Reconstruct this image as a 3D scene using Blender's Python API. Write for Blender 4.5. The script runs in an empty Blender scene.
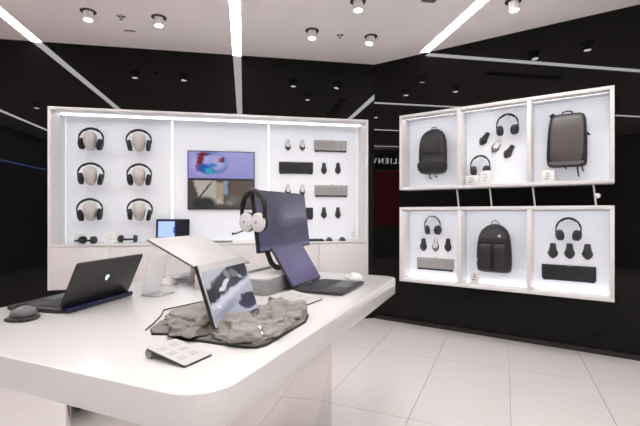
import bpy, bmesh, math, random
from mathutils import Vector, Matrix, noise
random.seed(5)
SC = bpy.context.scene
COL = SC.collection
R = math.radians

# ------------------------------------------------------------------ camera
CAM_H = 1.25
cd = bpy.data.cameras.new('camera'); cam = bpy.data.objects.new('camera', cd); COL.objects.link(cam)
cam.location = (0, 0, CAM_H); cam.rotation_euler = (R(90), 0, 0)
cd.sensor_width = 36.0; cd.lens = 36.0 * 410 / 640; cd.clip_start = 0.02
SC.camera = cam
# ------------------------------------------------------------------ world, exposure
w = bpy.data.worlds.new('world'); SC.world = w; w.use_nodes = True
w.node_tree.nodes['Background'].inputs[0].default_value = (0.02, 0.02, 0.022, 1)
w.node_tree.nodes['Background'].inputs[1].default_value = 1.0
SC.view_settings.view_transform = 'Standard'; SC.view_settings.look = 'None'
SC.view_settings.exposure = 0.29; SC.view_settings.gamma = 1.0; SC.view_settings.use_curve_mapping = False
STRIP = 18.0        # ceiling strip radiance
SPOT = 14.0         # watts of a downlight
LED = 3.5           # radiance of the shelf leds
PANEL_GLOW = 0.12      # own glow put into the back panels, evening out the led light
CEIL = 3.016

# frames: L = left display wall, RW = right display wall, T = table (camera at its origin)
CORNER = Vector((0.646, 4.88, 0))
def frame(rot, org): return Matrix.Translation(org) @ Matrix.Rotation(R(rot), 4, 'Z')
FL = frame(10.5, CORNER); FR = frame(-34.4, CORNER); FT = frame(-23.2, (0, 0, 0)); FF = frame(-24.3, (0, 0, 0))
FW = Matrix.Identity(4)

# ------------------------------------------------------------------ materials
MATS = {}
def mat(name, col=(.8, .8, .8), rough=.5, metal=0., spec=.5, emit=0., ecol=None, vary=0., scale=30., bump=0., trans=0., alpha=1., coat=0.):
    if name in MATS: return MATS[name]
    m = bpy.data.materials.new(name); m.use_nodes = True
    nt = m.node_tree; b = nt.nodes['Principled BSDF']
    c = (*col, 1)
    b.inputs['Base Color'].default_value = c
    b.inputs['Roughness'].default_value = rough; b.inputs['Metallic'].default_value = metal
    b.inputs['Specular IOR Level'].default_value = spec
    b.inputs['Transmission Weight'].default_value = trans; b.inputs['Alpha'].default_value = alpha
    b.inputs['Coat Weight'].default_value = coat
    if emit:
        b.inputs['Emission Color'].default_value = (*(ecol or col), 1); b.inputs['Emission Strength'].default_value = emit
    if vary or bump:
        tc = nt.nodes.new('ShaderNodeTexCoord'); n = nt.nodes.new('ShaderNodeTexNoise')
        n.inputs['Scale'].default_value = scale; n.inputs['Detail'].default_value = 5
        nt.links.new(tc.outputs['Object'], n.inputs['Vector'])
        if vary:
            mx = nt.nodes.new('ShaderNodeMix'); mx.data_type = 'RGBA'
            mx.inputs['A'].default_value = tuple(max(0, x * (1 - vary)) for x in col) + (1,)
            mx.inputs['B'].default_value = tuple(min(1, x * (1 + vary)) for x in col) + (1,)
            nt.links.new(n.outputs['Fac'], mx.inputs['Factor']); nt.links.new(mx.outputs['Result'], b.inputs['Base Color'])
        if bump:
            bp = nt.nodes.new('ShaderNodeBump'); bp.inputs['Strength'].default_value = bump; bp.inputs['Distance'].default_value = .01
            nt.links.new(n.outputs['Fac'], bp.inputs['Height']); nt.links.new(bp.outputs['Normal'], b.inputs['Normal'])
    MATS[name] = m
    return m

def screen(name, base, layers, strength=1.0, rough=.12, top=None, noise_amt=0., spec=.4):
    """picture shown by a display: soft ellipses ('e'), rectangles ('r') and rings ('o') layered in UV"""
    m = bpy.data.materials.new(name); m.use_nodes = True; nt = m.node_tree; N = nt.nodes; K = nt.links
    b = N['Principled BSDF']; b.inputs['Base Color'].default_value = (.01, .01, .012, 1)
    b.inputs['Roughness'].default_value = rough; b.inputs['Specular IOR Level'].default_value = spec
    uv = N.new('ShaderNodeTexCoord').outputs['UV']
    def math_(op, a, bb=None):
        n = N.new('ShaderNodeMath'); n.operation = op
        for i, v in enumerate((a, bb)):
            if v is None: continue
            if isinstance(v, (int, float)): n.inputs[i].default_value = v
            else: K.new(v, n.inputs[i])
        return n.outputs[0]
    def mix(f, a, c):
        n = N.new('ShaderNodeMix'); n.data_type = 'RGBA'
        K.new(f, n.inputs['Factor'])
        for s, v in (('A', a), ('B', c)):
            if isinstance(v, tuple): n.inputs[s].default_value = (*v, 1)
            else: K.new(v, n.inputs[s])
        return n.outputs['Result']
    vec = uv
    if noise_amt:
        nz = N.new('ShaderNodeTexNoise'); nz.inputs['Scale'].default_value = 7; nz.inputs['Detail'].default_value = 5
        K.new(uv, nz.inputs['Vector'])
        s = N.new('ShaderNodeVectorMath'); s.operation = 'SUBTRACT'; K.new(nz.outputs['Color'], s.inputs[0]); s.inputs[1].default_value = (.5, .5, .5)
        s2 = N.new('ShaderNodeVectorMath'); s2.operation = 'SCALE'; K.new(s.outputs[0], s2.inputs[0]); s2.inputs['Scale'].default_value = noise_amt
        a = N.new('ShaderNodeVectorMath'); a.operation = 'ADD'; K.new(uv, a.inputs[0]); K.new(s2.outputs[0], a.inputs[1]); vec = a.outputs[0]
    sep = N.new('ShaderNodeSeparateXYZ'); K.new(vec, sep.inputs[0])
    if top is None: col = base
    else: col = mix(sep.outputs['Y'], base, top)
    for kind, cx, cy, rx, ry, rot, soft, c in layers:
        x = math_('SUBTRACT', sep.outputs['X'], cx); y = math_('SUBTRACT', sep.outputs['Y'], cy)
        if rot:
            cs, sn = math.cos(R(rot)), math.sin(R(rot))
            x, y = (math_('ADD', math_('MULTIPLY', x, cs), math_('MULTIPLY', y, sn)),
                    math_('SUBTRACT', math_('MULTIPLY', y, cs), math_('MULTIPLY', x, sn)))
        x = math_('DIVIDE', x, rx); y = math_('DIVIDE', y, ry)
        if kind == 'r': d = math_('MAXIMUM', math_('ABSOLUTE', x), math_('ABSOLUTE', y))
        else: d = math_('SQRT', math_('ADD', math_('MULTIPLY', x, x), math_('MULTIPLY', y, y)))
        if kind == 'o': d = math_('MULTIPLY', math_('ABSOLUTE', math_('SUBTRACT', d, .8)), 5.)
        mr = N.new('ShaderNodeMapRange'); mr.inputs['From Min'].default_value = 1 + soft; mr.inputs['From Max'].default_value = 1 - soft
        K.new(d, mr.inputs['Value'])
        col = mix(mr.outputs[0], col, c)
    if isinstance(col, tuple): b.inputs['Emission Color'].default_value = (*col, 1)
    else: K.new(col, b.inputs['Emission Color'])
    b.inputs['Emission Strength'].default_value = strength
    return m

# ------------------------------------------------------------------ mesh helpers
def BM(): return bmesh.new()
def xf(bm, vs, M):
    bmesh.ops.transform(bm, matrix=M, verts=vs)
def box(bm, lo, hi, bev=0., seg=2, M=None):
    g = bmesh.ops.create_cube(bm, size=1.)
    vs = g['verts']; c = [(a + b) / 2 for a, b in zip(lo, hi)]; s = [abs(b - a) for a, b in zip(lo, hi)]
    for v in vs: v.co = Vector((v.co.x * s[0] + c[0], v.co.y * s[1] + c[1], v.co.z * s[2] + c[2]))
    if bev:
        es = list({e for v in vs for e in v.link_edges})
        r = bmesh.ops.bevel(bm, geom=es, offset=min(bev, min(s) * .49), segments=seg, affect='EDGES', profile=.5)
        vs = list({v for f in r['faces'] for v in f.verts} | {v for v in vs if v.is_valid})
    if M is not None: xf(bm, vs, M)
    return bm
def prism(bm, pts, z0, z1, bev=0., seg=2, M=None):
    b2 = bmesh.new()
    vs = [b2.verts.new((x, y, z0)) for x, y in pts]; f = b2.faces.new(vs)
    r = bmesh.ops.extrude_face_region(b2, geom=[f])
    up = [v for v in r['geom'] if isinstance(v, bmesh.types.BMVert)]
    bmesh.ops.translate(b2, vec=(0, 0, z1 - z0), verts=up)
    bmesh.ops.recalc_face_normals(b2, faces=b2.faces)
    if bev:
        es = [e for e in b2.edges if abs(e.verts[0].co.z - e.verts[1].co.z) < 1e-6]
        bmesh.ops.bevel(b2, geom=es, offset=bev, segments=seg, affect='EDGES', profile=.5)
    if M is not None: bmesh.ops.transform(b2, matrix=M, verts=b2.verts)
    me = bpy.data.meshes.new('tmp'); b2.to_mesh(me); b2.free(); bm.from_mesh(me); bpy.data.meshes.remove(me)
    return bm
def rrect(w, d, r, n=5, cx=0, cy=0):
    out = []
    for sx, sy, a0 in ((1, 1, 0), (-1, 1, 90), (-1, -1, 180), (1, -1, 270)):
        for i in range(n + 1):
            a = R(a0 + 90 * i / n)
            out.append((cx + sx * (w / 2 - r) + r * math.cos(a), cy + sy * (d / 2 - r) + r * math.sin(a)))
    return out
def tube(bm, path, rad, seg=8, flat=1., cap=True, up=None):
    P = [Vector(p) for p in path]; rings = []; n0 = None
    for i, p in enumerate(P):
        t = (P[min(i + 1, len(P) - 1)] - P[max(i - 1, 0)]).normalized()
        if n0 is None:
            u0 = Vector(up) if up else (Vector((0, 0, 1)) if abs(t.z) < .9 else Vector((1, 0, 0)))
            n0 = (u0 - t * u0.dot(t)).normalized()
        else: n0 = (n0 - t * n0.dot(t)).normalized()
        b = t.cross(n0); r = rad[i] if isinstance(rad, (list, tuple)) else rad
        rings.append([bm.verts.new(p + n0 * (r * flat * math.cos(2 * math.pi * k / seg)) + b * (r * math.sin(2 * math.pi * k / seg))) for k in range(seg)])
    for a, b in zip(rings, rings[1:]):
        for k in range(seg): bm.faces.new((a[k], a[(k + 1) % seg], b[(k + 1) % seg], b[k]))
    if cap: bm.faces.new(rings[0][::-1]); bm.faces.new(rings[-1])
    return bm
def loft(bm, rings, cap=True):
    vr = [[bm.verts.new(p) for p in r] for r in rings]; n = len(vr[0])
    for a, b in zip(vr, vr[1:]):
        for k in range(n): bm.faces.new((a[k], a[(k + 1) % n], b[(k + 1) % n], b[k]))
    if cap: bm.faces.new(vr[0][::-1]); bm.faces.new(vr[-1])
    return bm
def lathe(bm, prof, seg=20, M=None):
    rings = [[Vector((r * math.cos(2 * math.pi * k / seg), r * math.sin(2 * math.pi * k / seg), z)) for k in range(seg)] for r, z in prof]
    if M is not None: rings = [[M @ p for p in r] for r in rings]
    return loft(bm, rings)
def ell(bm, c, s, u=16, v=10, M=None):
    g = bmesh.ops.create_uvsphere(bm, u_segments=u, v_segments=v, radius=1.)
    for vt in g['verts']: vt.co = Vector((vt.co.x * s[0] + c[0], vt.co.y * s[1] + c[1], vt.co.z * s[2] + c[2]))
    if M is not None: xf(bm, g['verts'], M)
    return bm
def superring(w, d, n, ex, z, cx=0, cy=0):
    out = []
    for k in range(n):
        a = 2 * math.pi * k / n; c, s = math.cos(a), math.sin(a)
        out.append(Vector((cx + w / 2 * math.copysign(abs(c) ** (2 / ex), c), cy + d / 2 * math.copysign(abs(s) ** (2 / ex), s), z)))
    return out
def quad(bm, pts):
    vs = [bm.verts.new(p) for p in pts]; f = bm.faces.new(vs)
    uv = bm.loops.layers.uv.verify()
    for l, t in zip(f.loops, ((0, 0), (1, 0), (1, 1), (0, 1))): l[uv].uv = t
    return bm

def obj(name, bm, m, parent=None, M=None, kind=None, label=None, smooth=True, ang=35):
    if isinstance(bm, bpy.types.Mesh): me = bm
    else:
        bmesh.ops.recalc_face_normals(bm, faces=bm.faces) if len(bm.faces) > 1 else None
        me = bpy.data.meshes.new(name); bm.to_mesh(me); bm.free()
        if smooth:
            me.shade_smooth(); me.set_sharp_from_angle(angle=R(ang))
        me.materials.append(m)
    o = bpy.data.objects.new(name, me); COL.objects.link(o)
    if parent is not None: o.parent = parent
    if M is not None:
        if parent is None: o.matrix_world = M
        else: o.matrix_local = M
    if kind: o['kind'] = kind
    if label: o['label'] = label
    return o
def tag(o, label, cat, group=None):
    o['label'] = label; o['category'] = cat
    if group: o['group'] = group
    return o
def thing(name, label, cat, M=None, group=None):
    o = bpy.data.objects.new(name, None); COL.objects.link(o); o.empty_display_size = .05
    if M is not None: o.matrix_world = M
    return tag(o, label, cat, group)
def struct(name, bm, m, M=None, parent=None):
    o = obj(name, bm, m, parent, M)
    if parent is None: o['kind'] = 'structure'
    return o
def dup(root, M, label=None, group=None):
    r = root.copy(); COL.objects.link(r); r.matrix_world = M
    if label: r['label'] = label
    if group: r['group'] = group
    for ch in list(root.children):
        c = ch.copy(); COL.objects.link(c); c.parent = r
        for g in list(ch.children):
            d = g.copy(); COL.objects.link(d); d.parent = c
    return r
def at(F, x, y, z, rz=0., rx=0., ry=0.):
    return F @ Matrix.Translation((x, y, z)) @ Matrix.Rotation(R(rz), 4, 'Z') @ Matrix.Rotation(R(rx), 4, 'X') @ Matrix.Rotation(R(ry), 4, 'Y')
def text_bm(s, size, depth, sx=1., spacing=1.):
    cu = bpy.data.curves.new('txt', 'FONT'); cu.body = s; cu.size = size; cu.extrude = depth / 2; cu.space_character = spacing
    cu.align_x = 'CENTER'; cu.align_y = 'CENTER'; cu.resolution_u = 3
    o = bpy.data.objects.new('txt', cu); COL.objects.link(o)
    dg = bpy.context.evaluated_depsgraph_get(); me = bpy.data.meshes.new_from_object(o.evaluated_get(dg))
    bm = bmesh.new(); bm.from_mesh(me); bpy.data.objects.remove(o); bpy.data.meshes.remove(me); bpy.data.curves.remove(cu)
    for v in bm.verts: v.co.x *= sx
    return bm

# ------------------------------------------------------------------ common materials
m_black = mat('black_glass_wall', (.0032, .0026, .0026), .006, spec=.21)
m_dark = mat('grey_side_wall', (.24, .23, .23), .6, vary=.1, scale=3)
m_ceil = mat('ceiling_paint', (.95, .905, .90), .7, vary=.01, scale=2)
m_tile = mat('floor_tile_ceramic', (.63, .595, .582), .22, vary=.025, scale=5, spec=.4)
m_grout = mat('grout', (.36, .33, .32), .9, vary=.1)
m_lacq = mat('white_lacquer', (.74, .725, .725), .28, vary=.01, scale=8)
m_frame = mat('white_frame', (.78, .765, .765), .4)
m_panel = mat('self_glow_panel', (.84, .86, .90), .6, emit=PANEL_GLOW, ecol=(.82, .88, 1.), vary=.01, scale=2)  # slight emission put in so the panels look evenly bright
m_led = mat('shelf_led', (1, 1, 1), .5, emit=LED, ecol=(.88, .92, 1.))
m_seam = mat('seam_led', (1, 1, 1), .5, emit=.75, ecol=(.92, .95, 1.))
m_strip = mat('strip_diffuser', (1, 1, 1), .5, emit=STRIP, ecol=(1., .985, .975))
m_top = mat('table_solid_surface', (.64, .625, .618), .2, vary=.008, scale=6)
m_mirror = mat('polished_steel_panel', (.80, .76, .74), .06, metal=1., vary=.01, scale=3)
m_blk = mat('black_plastic', (.014, .014, .016), .42, vary=.2, scale=60)
m_jet = mat('jet_black_plastic', (.006, .006, .007), .4)
m_blk2 = mat('black_satin', (.03, .03, .033), .3, vary=.1, scale=40)
m_pad = mat('black_leatherette', (.012, .012, .013), .6, bump=.1, scale=200)
m_wht = mat('white_plastic', (.80, .79, .78), .35)
m_gry = mat('mid_grey_plastic', (.25, .25, .25), .4, vary=.05, scale=40)
m_slv = mat('silver_plastic', (.50, .485, .47), .38, metal=.35, vary=.04, scale=40)
m_alu = mat('brushed_aluminium', (.62, .62, .63), .32, metal=.9, vary=.04, scale=80)
m_head = mat('head_plaster', (.60, .565, .54), .55, vary=.06, scale=14)
m_key = mat('dark_keys', (.02, .02, .024), .45, vary=.2, scale=90)
m_keyg = mat('grey_keys', (.42, .41, .40), .45, vary=.06, scale=90)
m_acr = mat('frosted_acrylic', (.86, .86, .88), .35, spec=.4, alpha=.62)
m_card = mat('printed_card', (.78, .77, .76), .5, vary=.05, scale=60)
m_ink = mat('printed_ink', (.08, .08, .09), .5, vary=.1, scale=60)
m_blue = mat('dark_blue_shell', (.005, .008, .042), .25, vary=.1, scale=40)
m_lap = mat('charcoal_shell', (.024, .022, .022), .38, vary=.08, scale=30)
m_nyl = mat('black_nylon', (.014, .0135, .0135), .62, bump=.35, scale=160, vary=.25)
m_nyl2 = mat('charcoal_coated_nylon', (.085, .076, .072), .4, bump=.12, scale=60, vary=.18)
m_nyl4 = mat('black_coated_nylon', (.024, .022, .0215), .45, bump=.2, scale=70, vary=.18)
m_nyl3 = mat('brown_black_nylon', (.018, .0165, .0155), .45, bump=.2, scale=90, vary=.2)
m_rock = mat('moulded_rock', (.27, .25, .23), .75, vary=.42, scale=14, bump=.4)
m_chr = mat('chrome', (.8, .8, .8), .12, metal=1., vary=.02)
m_glow = mat('logo_glow', (.7, .9, .9), .4, emit=.9, ecol=(.75, .95, .95))
m_red = mat('red_wall_panel', (.16, .006, .012), .35, emit=.55, ecol=(1, .02, .05), vary=.1, scale=3)

# ================================================================== THE ROOM
XL, YB = -6.3, -7.0                       # room outline in the left wall's frame
XR = -YB * math.cos(R(44.9)) / math.sin(R(44.9))
ROOM = [FL @ Vector(p) for p in ((0, 0, 0), (XL, 0, 0), (XL, YB, 0), (XR, YB, 0))]
def polyslab(pts, z0, z1): return prism(BM(), [(p.x, p.y) for p in pts], z0, z1)
floor = struct('floor', polyslab(ROOM, -.12, -.006), m_grout)
def clip(poly, a, b):                      # keep what lies left of a->b
    out = []
    def side(p): return (b.x - a.x) * (p[1] - a.y) - (b.y - a.y) * (p[0] - a.x)
    for i, p in enumerate(poly):
        q = poly[(i + 1) % len(poly)]; sp, sq = side(p), side(q)
        if sp >= 0: out.append(p)
        if (sp >= 0) != (sq >= 0):
            t = sp / (sp - sq); out.append((p[0] + t * (q[0] - p[0]), p[1] + t * (q[1] - p[1])))
    return out
TW, TL, GAP = .567, 1.13, .003
full = prism(BM(), [(GAP / 2, GAP / 2), (TW - GAP / 2, GAP / 2), (TW - GAP / 2, TL - GAP / 2), (GAP / 2, TL - GAP / 2)], -.006, 0, .001, 1)
tme = bpy.data.meshes.new('tile'); full.to_mesh(tme); full.free(); tme.materials.append(m_tile)
rev = ROOM
area = sum(rev[i].x * rev[(i + 1) % 4].y - rev[(i + 1) % 4].x * rev[i].y for i in range(4))
if area < 0: rev = ROOM[::-1]
for i in range(-20, 20):
    for j in range(-10, 10):
        # seams measured along the floor's own axes
        x0 = -.536 + i * TW; y0 = 2.49 + j * TL
        M = FF @ Matrix.Translation((x0, y0, 0))
        cs = [M @ Vector((a, b, 0)) for a, b in ((GAP / 2, GAP / 2), (TW - GAP / 2, GAP / 2), (TW - GAP / 2, TL - GAP / 2), (GAP / 2, TL - GAP / 2))]
        poly = [(c.x, c.y) for c in cs]; c0 = list(poly)
        for k in range(4):
            poly = clip(poly, rev[k], rev[(k + 1) % 4])
            if len(poly) < 3: break
        if len(poly) < 3: continue
        if poly == c0: obj('tile', tme, None, floor, M)
        else:
            ar = abs(sum(poly[k][0] * poly[(k + 1) % len(poly)][1] - poly[(k + 1) % len(poly)][0] * poly[k][1] for k in range(len(poly)))) / 2
            if ar > .004: obj('tile', prism(BM(), poly, -.006, 0), m_tile, floor)
struct('ceiling', polyslab(ROOM, CEIL, CEIL + .1), m_ceil)

UX0, UX1, UZ0, UZ1 = -3.517, -.078, .449, 2.353      # the lit niche in the left wall
bm = BM()
box(bm, (XL, 0, 0), (UX0, .5, CEIL)); box(bm, (UX1, 0, 0), (.0, .5, CEIL))
box(bm, (UX0, 0, 0), (UX1, .5, UZ0)); box(bm, (UX0, 0, UZ1), (UX1, .5, CEIL))
struct('wall_left', bm, m_black, FL)
tr = YB / -math.sin(R(44.9))
struct('wall_right', box(BM(), (0, 0, 0), (tr, .3, CEIL)), m_black, FR)
struct('wall_side', box(BM(), (XL - .2, YB, 0), (XL, .0, CEIL)), m_dark, FL)
struct('wall_rear', box(BM(), (XL, YB - .2, 0), (-2.2, YB, CEIL)), m_dark, FL)
struct('wall_rear_bounce', box(BM(), (-2.2, YB - .2, 0), (XR, YB, CEIL)), mat('pale_bounce_paint', (.8, .78, .77), .7, vary=.01, scale=2), FL)  # unseen stretch of rear wall, made pale to bounce light forward
m_skirt = mat('black_skirting', (.016, .014, .014), .3)
struct('baseboard_right', box(BM(), (.02, -.012, 0), (tr - .02, -.001, .045), .003), m_skirt, FR)

# sign and red panel on the side wall (seen as reflections in the glossy walls)
t = thing('wall_sign', 'backlit white letter sign on the grey side wall above red panel', 'sign', at(FL, XL, -2.16, 2.7))
obj('fascia', box(BM(), (0, -1.2, -.2), (.03, 1.2, .2), .004), m_blk, t)
obj('lettering', text_bm('ALIENWARE', .215, .02, 1.0, 1.38), mat('sign_glow', (1, 1, 1), emit=16., ecol=(.95, .97, 1)), t,
    Matrix.Translation((.041, 0, 0)) @ Matrix.Rotation(R(90), 4, 'Z') @ Matrix.Rotation(R(90), 4, 'X'))
tag(obj('wall_panel', box(BM(), (XL, -2.78, .9), (XL + .03, -1.1, 2.44), .004), m_red, M=FL), 'glowing dark red wall panel under the letter sign', 'wall panel')
t = thing('led_tube', 'thin blue led tube fixed along the grey side wall', 'light', at(FL, XL, -5.4, 2.30))
obj('tube', box(BM(), (.03, -1.2, -.012), (.05, 1.2, .012), .004), mat('blue_led', (.2, .4, 1), emit=4., ecol=(.22, .42, 1)), t)
obj('bracket', box(BM(), (0, -.05, -.02), (.03, .05, .02), .003), m_blk, t)

# ------------------------------------------------------------------ ceiling lights
S0 = thing('ceiling_light_strip', '', 'light', FW)
STRIPS = [(-5.64, 'strip light in the ceiling nearest the grey side wall'), (-3.62, 'strip light in the ceiling ending above the headphone heads'),
          (-1.60, 'strip light in the ceiling ending above the stacked wall screens'), (.42, 'strip light in the ceiling ending at the wall with backpack cases'),
          (2.44, 'strip light in the ceiling beyond the right end of the backpack cases'), (4.46, 'strip light in the ceiling over the rear of the shop')]
bpy.data.objects.remove(S0)
for sx, lab in STRIPS:
    y1 = -.004 if sx < 0 else -(sx * math.tan(R(44.9))) - .06
    t = thing('ceiling_light_strip', 'white ' + lab, 'light', at(FL, sx, 0, CEIL), 'ceiling light strips')
    obj('diffuser', box(BM(), (-.045, YB + .3, -.006), (.045, y1, -.001)), m_strip, t, smooth=False)
    bm = BM()
    for s in (-1, 1): box(bm, (s * .0455, YB + .3, -.006), (s * .05, y1, -.0005))
    obj('housing', bm, m_frame, t)

def downlight(M, label, tilt=0., power=SPOT):
    t = thing('downlight', label, 'light', M, 'ceiling downlights')
    bm = BM(); lathe(bm, [(.05, -.001), (.066, -.001), (.066, -.004), (.05, -.006)], 24); obj('trim_ring', bm, m_blk, t)
    bm = BM(); lathe(bm, [(.0505, -.0005), (.0505, -.003)], 24); obj('recess', bm, m_blk, t)
    c = obj('can', lathe(BM(), [(.036, -.003), (.040, -.006), (.040, -.072), (.037, -.077), (.033, -.075)], 24), m_wht, t,
            Matrix.Rotation(R(tilt), 4, 'Y') if tilt else None)
    obj('lens', lathe(BM(), [(.0325, -.0755), (.0325, -.0785)], 20), mat('downlight_lens', (1, 1, 1), emit=22., ecol=(1, .97, .94)), c)
    ld = bpy.data.lights.new('downlight_lamp', 'SPOT'); ld.energy = power; ld.spot_size = R(115); ld.spot_blend = .9
    ld.color = (1, .945, .91); ld.shadow_soft_size = .035
    lo = bpy.data.objects.new('downlight_lamp', ld); COL.objects.link(lo); lo.parent = c; lo.location = (0, 0, -.09)
    return t
D = [((-2.03, 3.59), 0, 'white downlight over the headphone heads near strip light'), ((-1.454, 3.70), 0, 'white downlight above the wall screens'),
     ((-.077, 3.967), 0, 'white downlight above the hanging keyboards'), ((.51, 4.10), 14, 'tilted white downlight near the room corner'),
     ((.317, 3.42), 0, 'white downlight beside the ceiling air vent'), ((1.612, 3.42), -8, 'white downlight in front of the backpack cases'),
     ((2.0, 3.12), 0, 'white downlight near the right end of the backpack cases'),
     ((.38, 1.01), 0, 'white downlight above the white display table'), ((-1.45, 1.6), 0, 'added white fill downlight over the left half of display table'),  # second one here and all below: unseen lamps added for more light
     ((2.3, 1.1), 0, 'added white fill downlight over the open floor beside the table'),
     ((3.4, 1.9), 0, 'added white fill downlight close to the black wall past the cases'), ((-.4, -.9), 0, 'added white fill downlight over the rear aisle'),
     ((1.8, -1.0), 0, 'added white fill downlight over the rear floor near black wall'), ((-2.6, -1.2), 0, 'added white rear fill downlight nearest the grey side wall'),
     ((4.2, .2), 0, 'added white rear fill downlight nearest the end of the black wall'), ((.6, -1.5), 0, 'added white rear fill downlight washing the pale wall'), ((-3.6, 1.4), 0, 'added white fill downlight beside the red wall panel')]
for (x, y), tl, lab in D:
    downlight(Matrix.Translation((x, y, CEIL)) @ Matrix.Rotation(R(10.5), 4, 'Z'), lab, tl, 50. if 'above the white display table' in lab else (75. if 'rear' in lab or 'red wall' in lab else SPOT))  # strong added lamps brighten the ceiling by bounce from the rear
def sprinkler(M, label):
    t = thing('sprinkler_head', label, 'sprinkler', M, 'ceiling sprinkler heads')
    obj('escutcheon', lathe(BM(), [(.035, -.0005), (.035, -.006), (.02, -.012), (.008, -.012)], 20), m_chr, t)
    obj('deflector', lathe(BM(), [(.006, -.012), (.006, -.03), (.015, -.031), (.015, -.034)], 14), m_chr, t)
sprinkler(Matrix.Translation((-1.779, 3.666, CEIL)), 'chrome sprinkler head between two downlights above headphone heads')
sprinkler(Matrix.Translation((.198, 4.056, CEIL)), 'chrome sprinkler head between straight and tilted downlight')
tag(obj('ceiling_plate', box(BM(), (-.05, -.012, -.008), (.05, .012, -.0005), .003), m_gry, M=at(FL, 0, 0, 0) and Matrix.Translation((-1.839, 3.967, CEIL)) @ Matrix.Rotation(R(10), 4, 'Z')),
    'small grey plate on the ceiling near chrome sprinkler', 'ceiling plate')
t = thing('air_vent', 'black slotted air vent in ceiling beside the strip light', 'vent', Matrix.Translation((.9, 3.42, CEIL)) @ Matrix.Rotation(R(10.5), 4, 'Z'))
bm = BM()
box(bm, (-.06, -1.05, -.006), (-.05, .0, -.0005)); box(bm, (.05, -1.05, -.006), (.06, 0, -.0005)); box(bm, (-.06, -1.06, -.006), (.06, -1.05, -.0005)); box(bm, (-.06, 0, -.006), (.06, .01, -.0005))
obj('frame', bm, m_gry, t); obj('backing', box(BM(), (-.05, -1.05, -.002), (.05, 0, -.0005)), m_blk, t)
for k in range(4):
    obj('slat', box(BM(), (-.032 + k * .02, -1.05, -.006), (-.026 + k * .02, 0, -.002)), m_gry, t)

# ================================================================== DISPLAY NICHE IN THE LEFT WALL
BACK = .33; CT = .917                        # back panel depth, counter height
IX0, IX1 = UX0 + .028, UX1 - .028
t = thing('display_niche', 'large white lit display niche set into the black wall', 'display unit', at(FL, (UX0 + UX1) / 2, 0, CT))
ox, oz = (UX0 + UX1) / 2, CT
def nb(x0, y0, z0, x1, y1, z1, bev=0.): return box(BM(), (x0 - ox, y0, z0 - oz), (x1 - ox, y1, z1 - oz), bev)
for x in (UX0 + .001, UX1 - .029): obj('side_frame', nb(x, -.015, UZ0 + .001, x + .028, BACK + .03, UZ1 - .029, .002), m_frame, t)
obj('top_frame', nb(UX0 + .001, -.015, UZ1 - .029, UX1 - .001, BACK + .03, UZ1 - .001, .002), m_frame, t)
SE = [IX0 + .006, -2.346, -1.232, IX1 - .006]
for a, b in zip(SE, SE[1:]): obj('back_panel', nb(a + .012, BACK - .012, CT + .001, b - .012, BACK + .004, UZ1 - .030), m_panel, t)
for x in SE: obj('seam_light', nb(x - .012 + (.018 if x == SE[0] else 0) - (.018 if x == SE[-1] else 0), BACK - .008, CT + .001, x + .012 + (.018 if x == SE[0] else 0) - (.018 if x == SE[-1] else 0), BACK, UZ1 - .030), m_seam, t)
obj('back_board', nb(IX0 - .001, BACK + .005, CT + .001, IX1 + .001, BACK + .028, UZ1 - .030), m_frame, t)
obj('top_light', nb(IX0 + .02,   .16, UZ1 - .040, IX1 - .02, .185, UZ1 - .0295), m_led, t)
obj('light_channel', nb(IX0 + .004, .20, UZ1 - .046, IX1 - .004, .206, UZ1 - .0295), m_alu, t)
# worktop and cabinets below
tag(obj('counter_top', box(BM(), (IX0, -.018, CT - .02), (IX1, BACK, CT), .002), m_lacq, M=FL), 'long white counter top inside the display niche', 'counter top')
n = 6; cw = (IX1 - IX0) / n
cl = ['under the counter end below the headphone heads', 'second from the niche end under the headphone heads', 'under the counter below the open counter laptop',
      'under the counter below the stacked wall screens', 'second from the room corner under the keyboards', 'at the counter end next to the room corner']
for i in range(n):
    c = thing('base_cabinet', 'white handleless base cabinet ' + cl[i], 'cabinet', at(FL, IX0 + (i + .5) * cw, 0, UZ0 + .002), 'white cabinets under the counter')
    obj('body', box(BM(), (-cw / 2 + .001, .004, 0), (cw / 2 - .001, BACK, CT - .022 - UZ0 - .002)), m_lacq, c)
    obj('door', box(BM(), (-cw / 2 + .0015, -.014, .001), (cw / 2 - .0015, .004, CT - .026 - UZ0), .0015), m_lacq, c)

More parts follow.
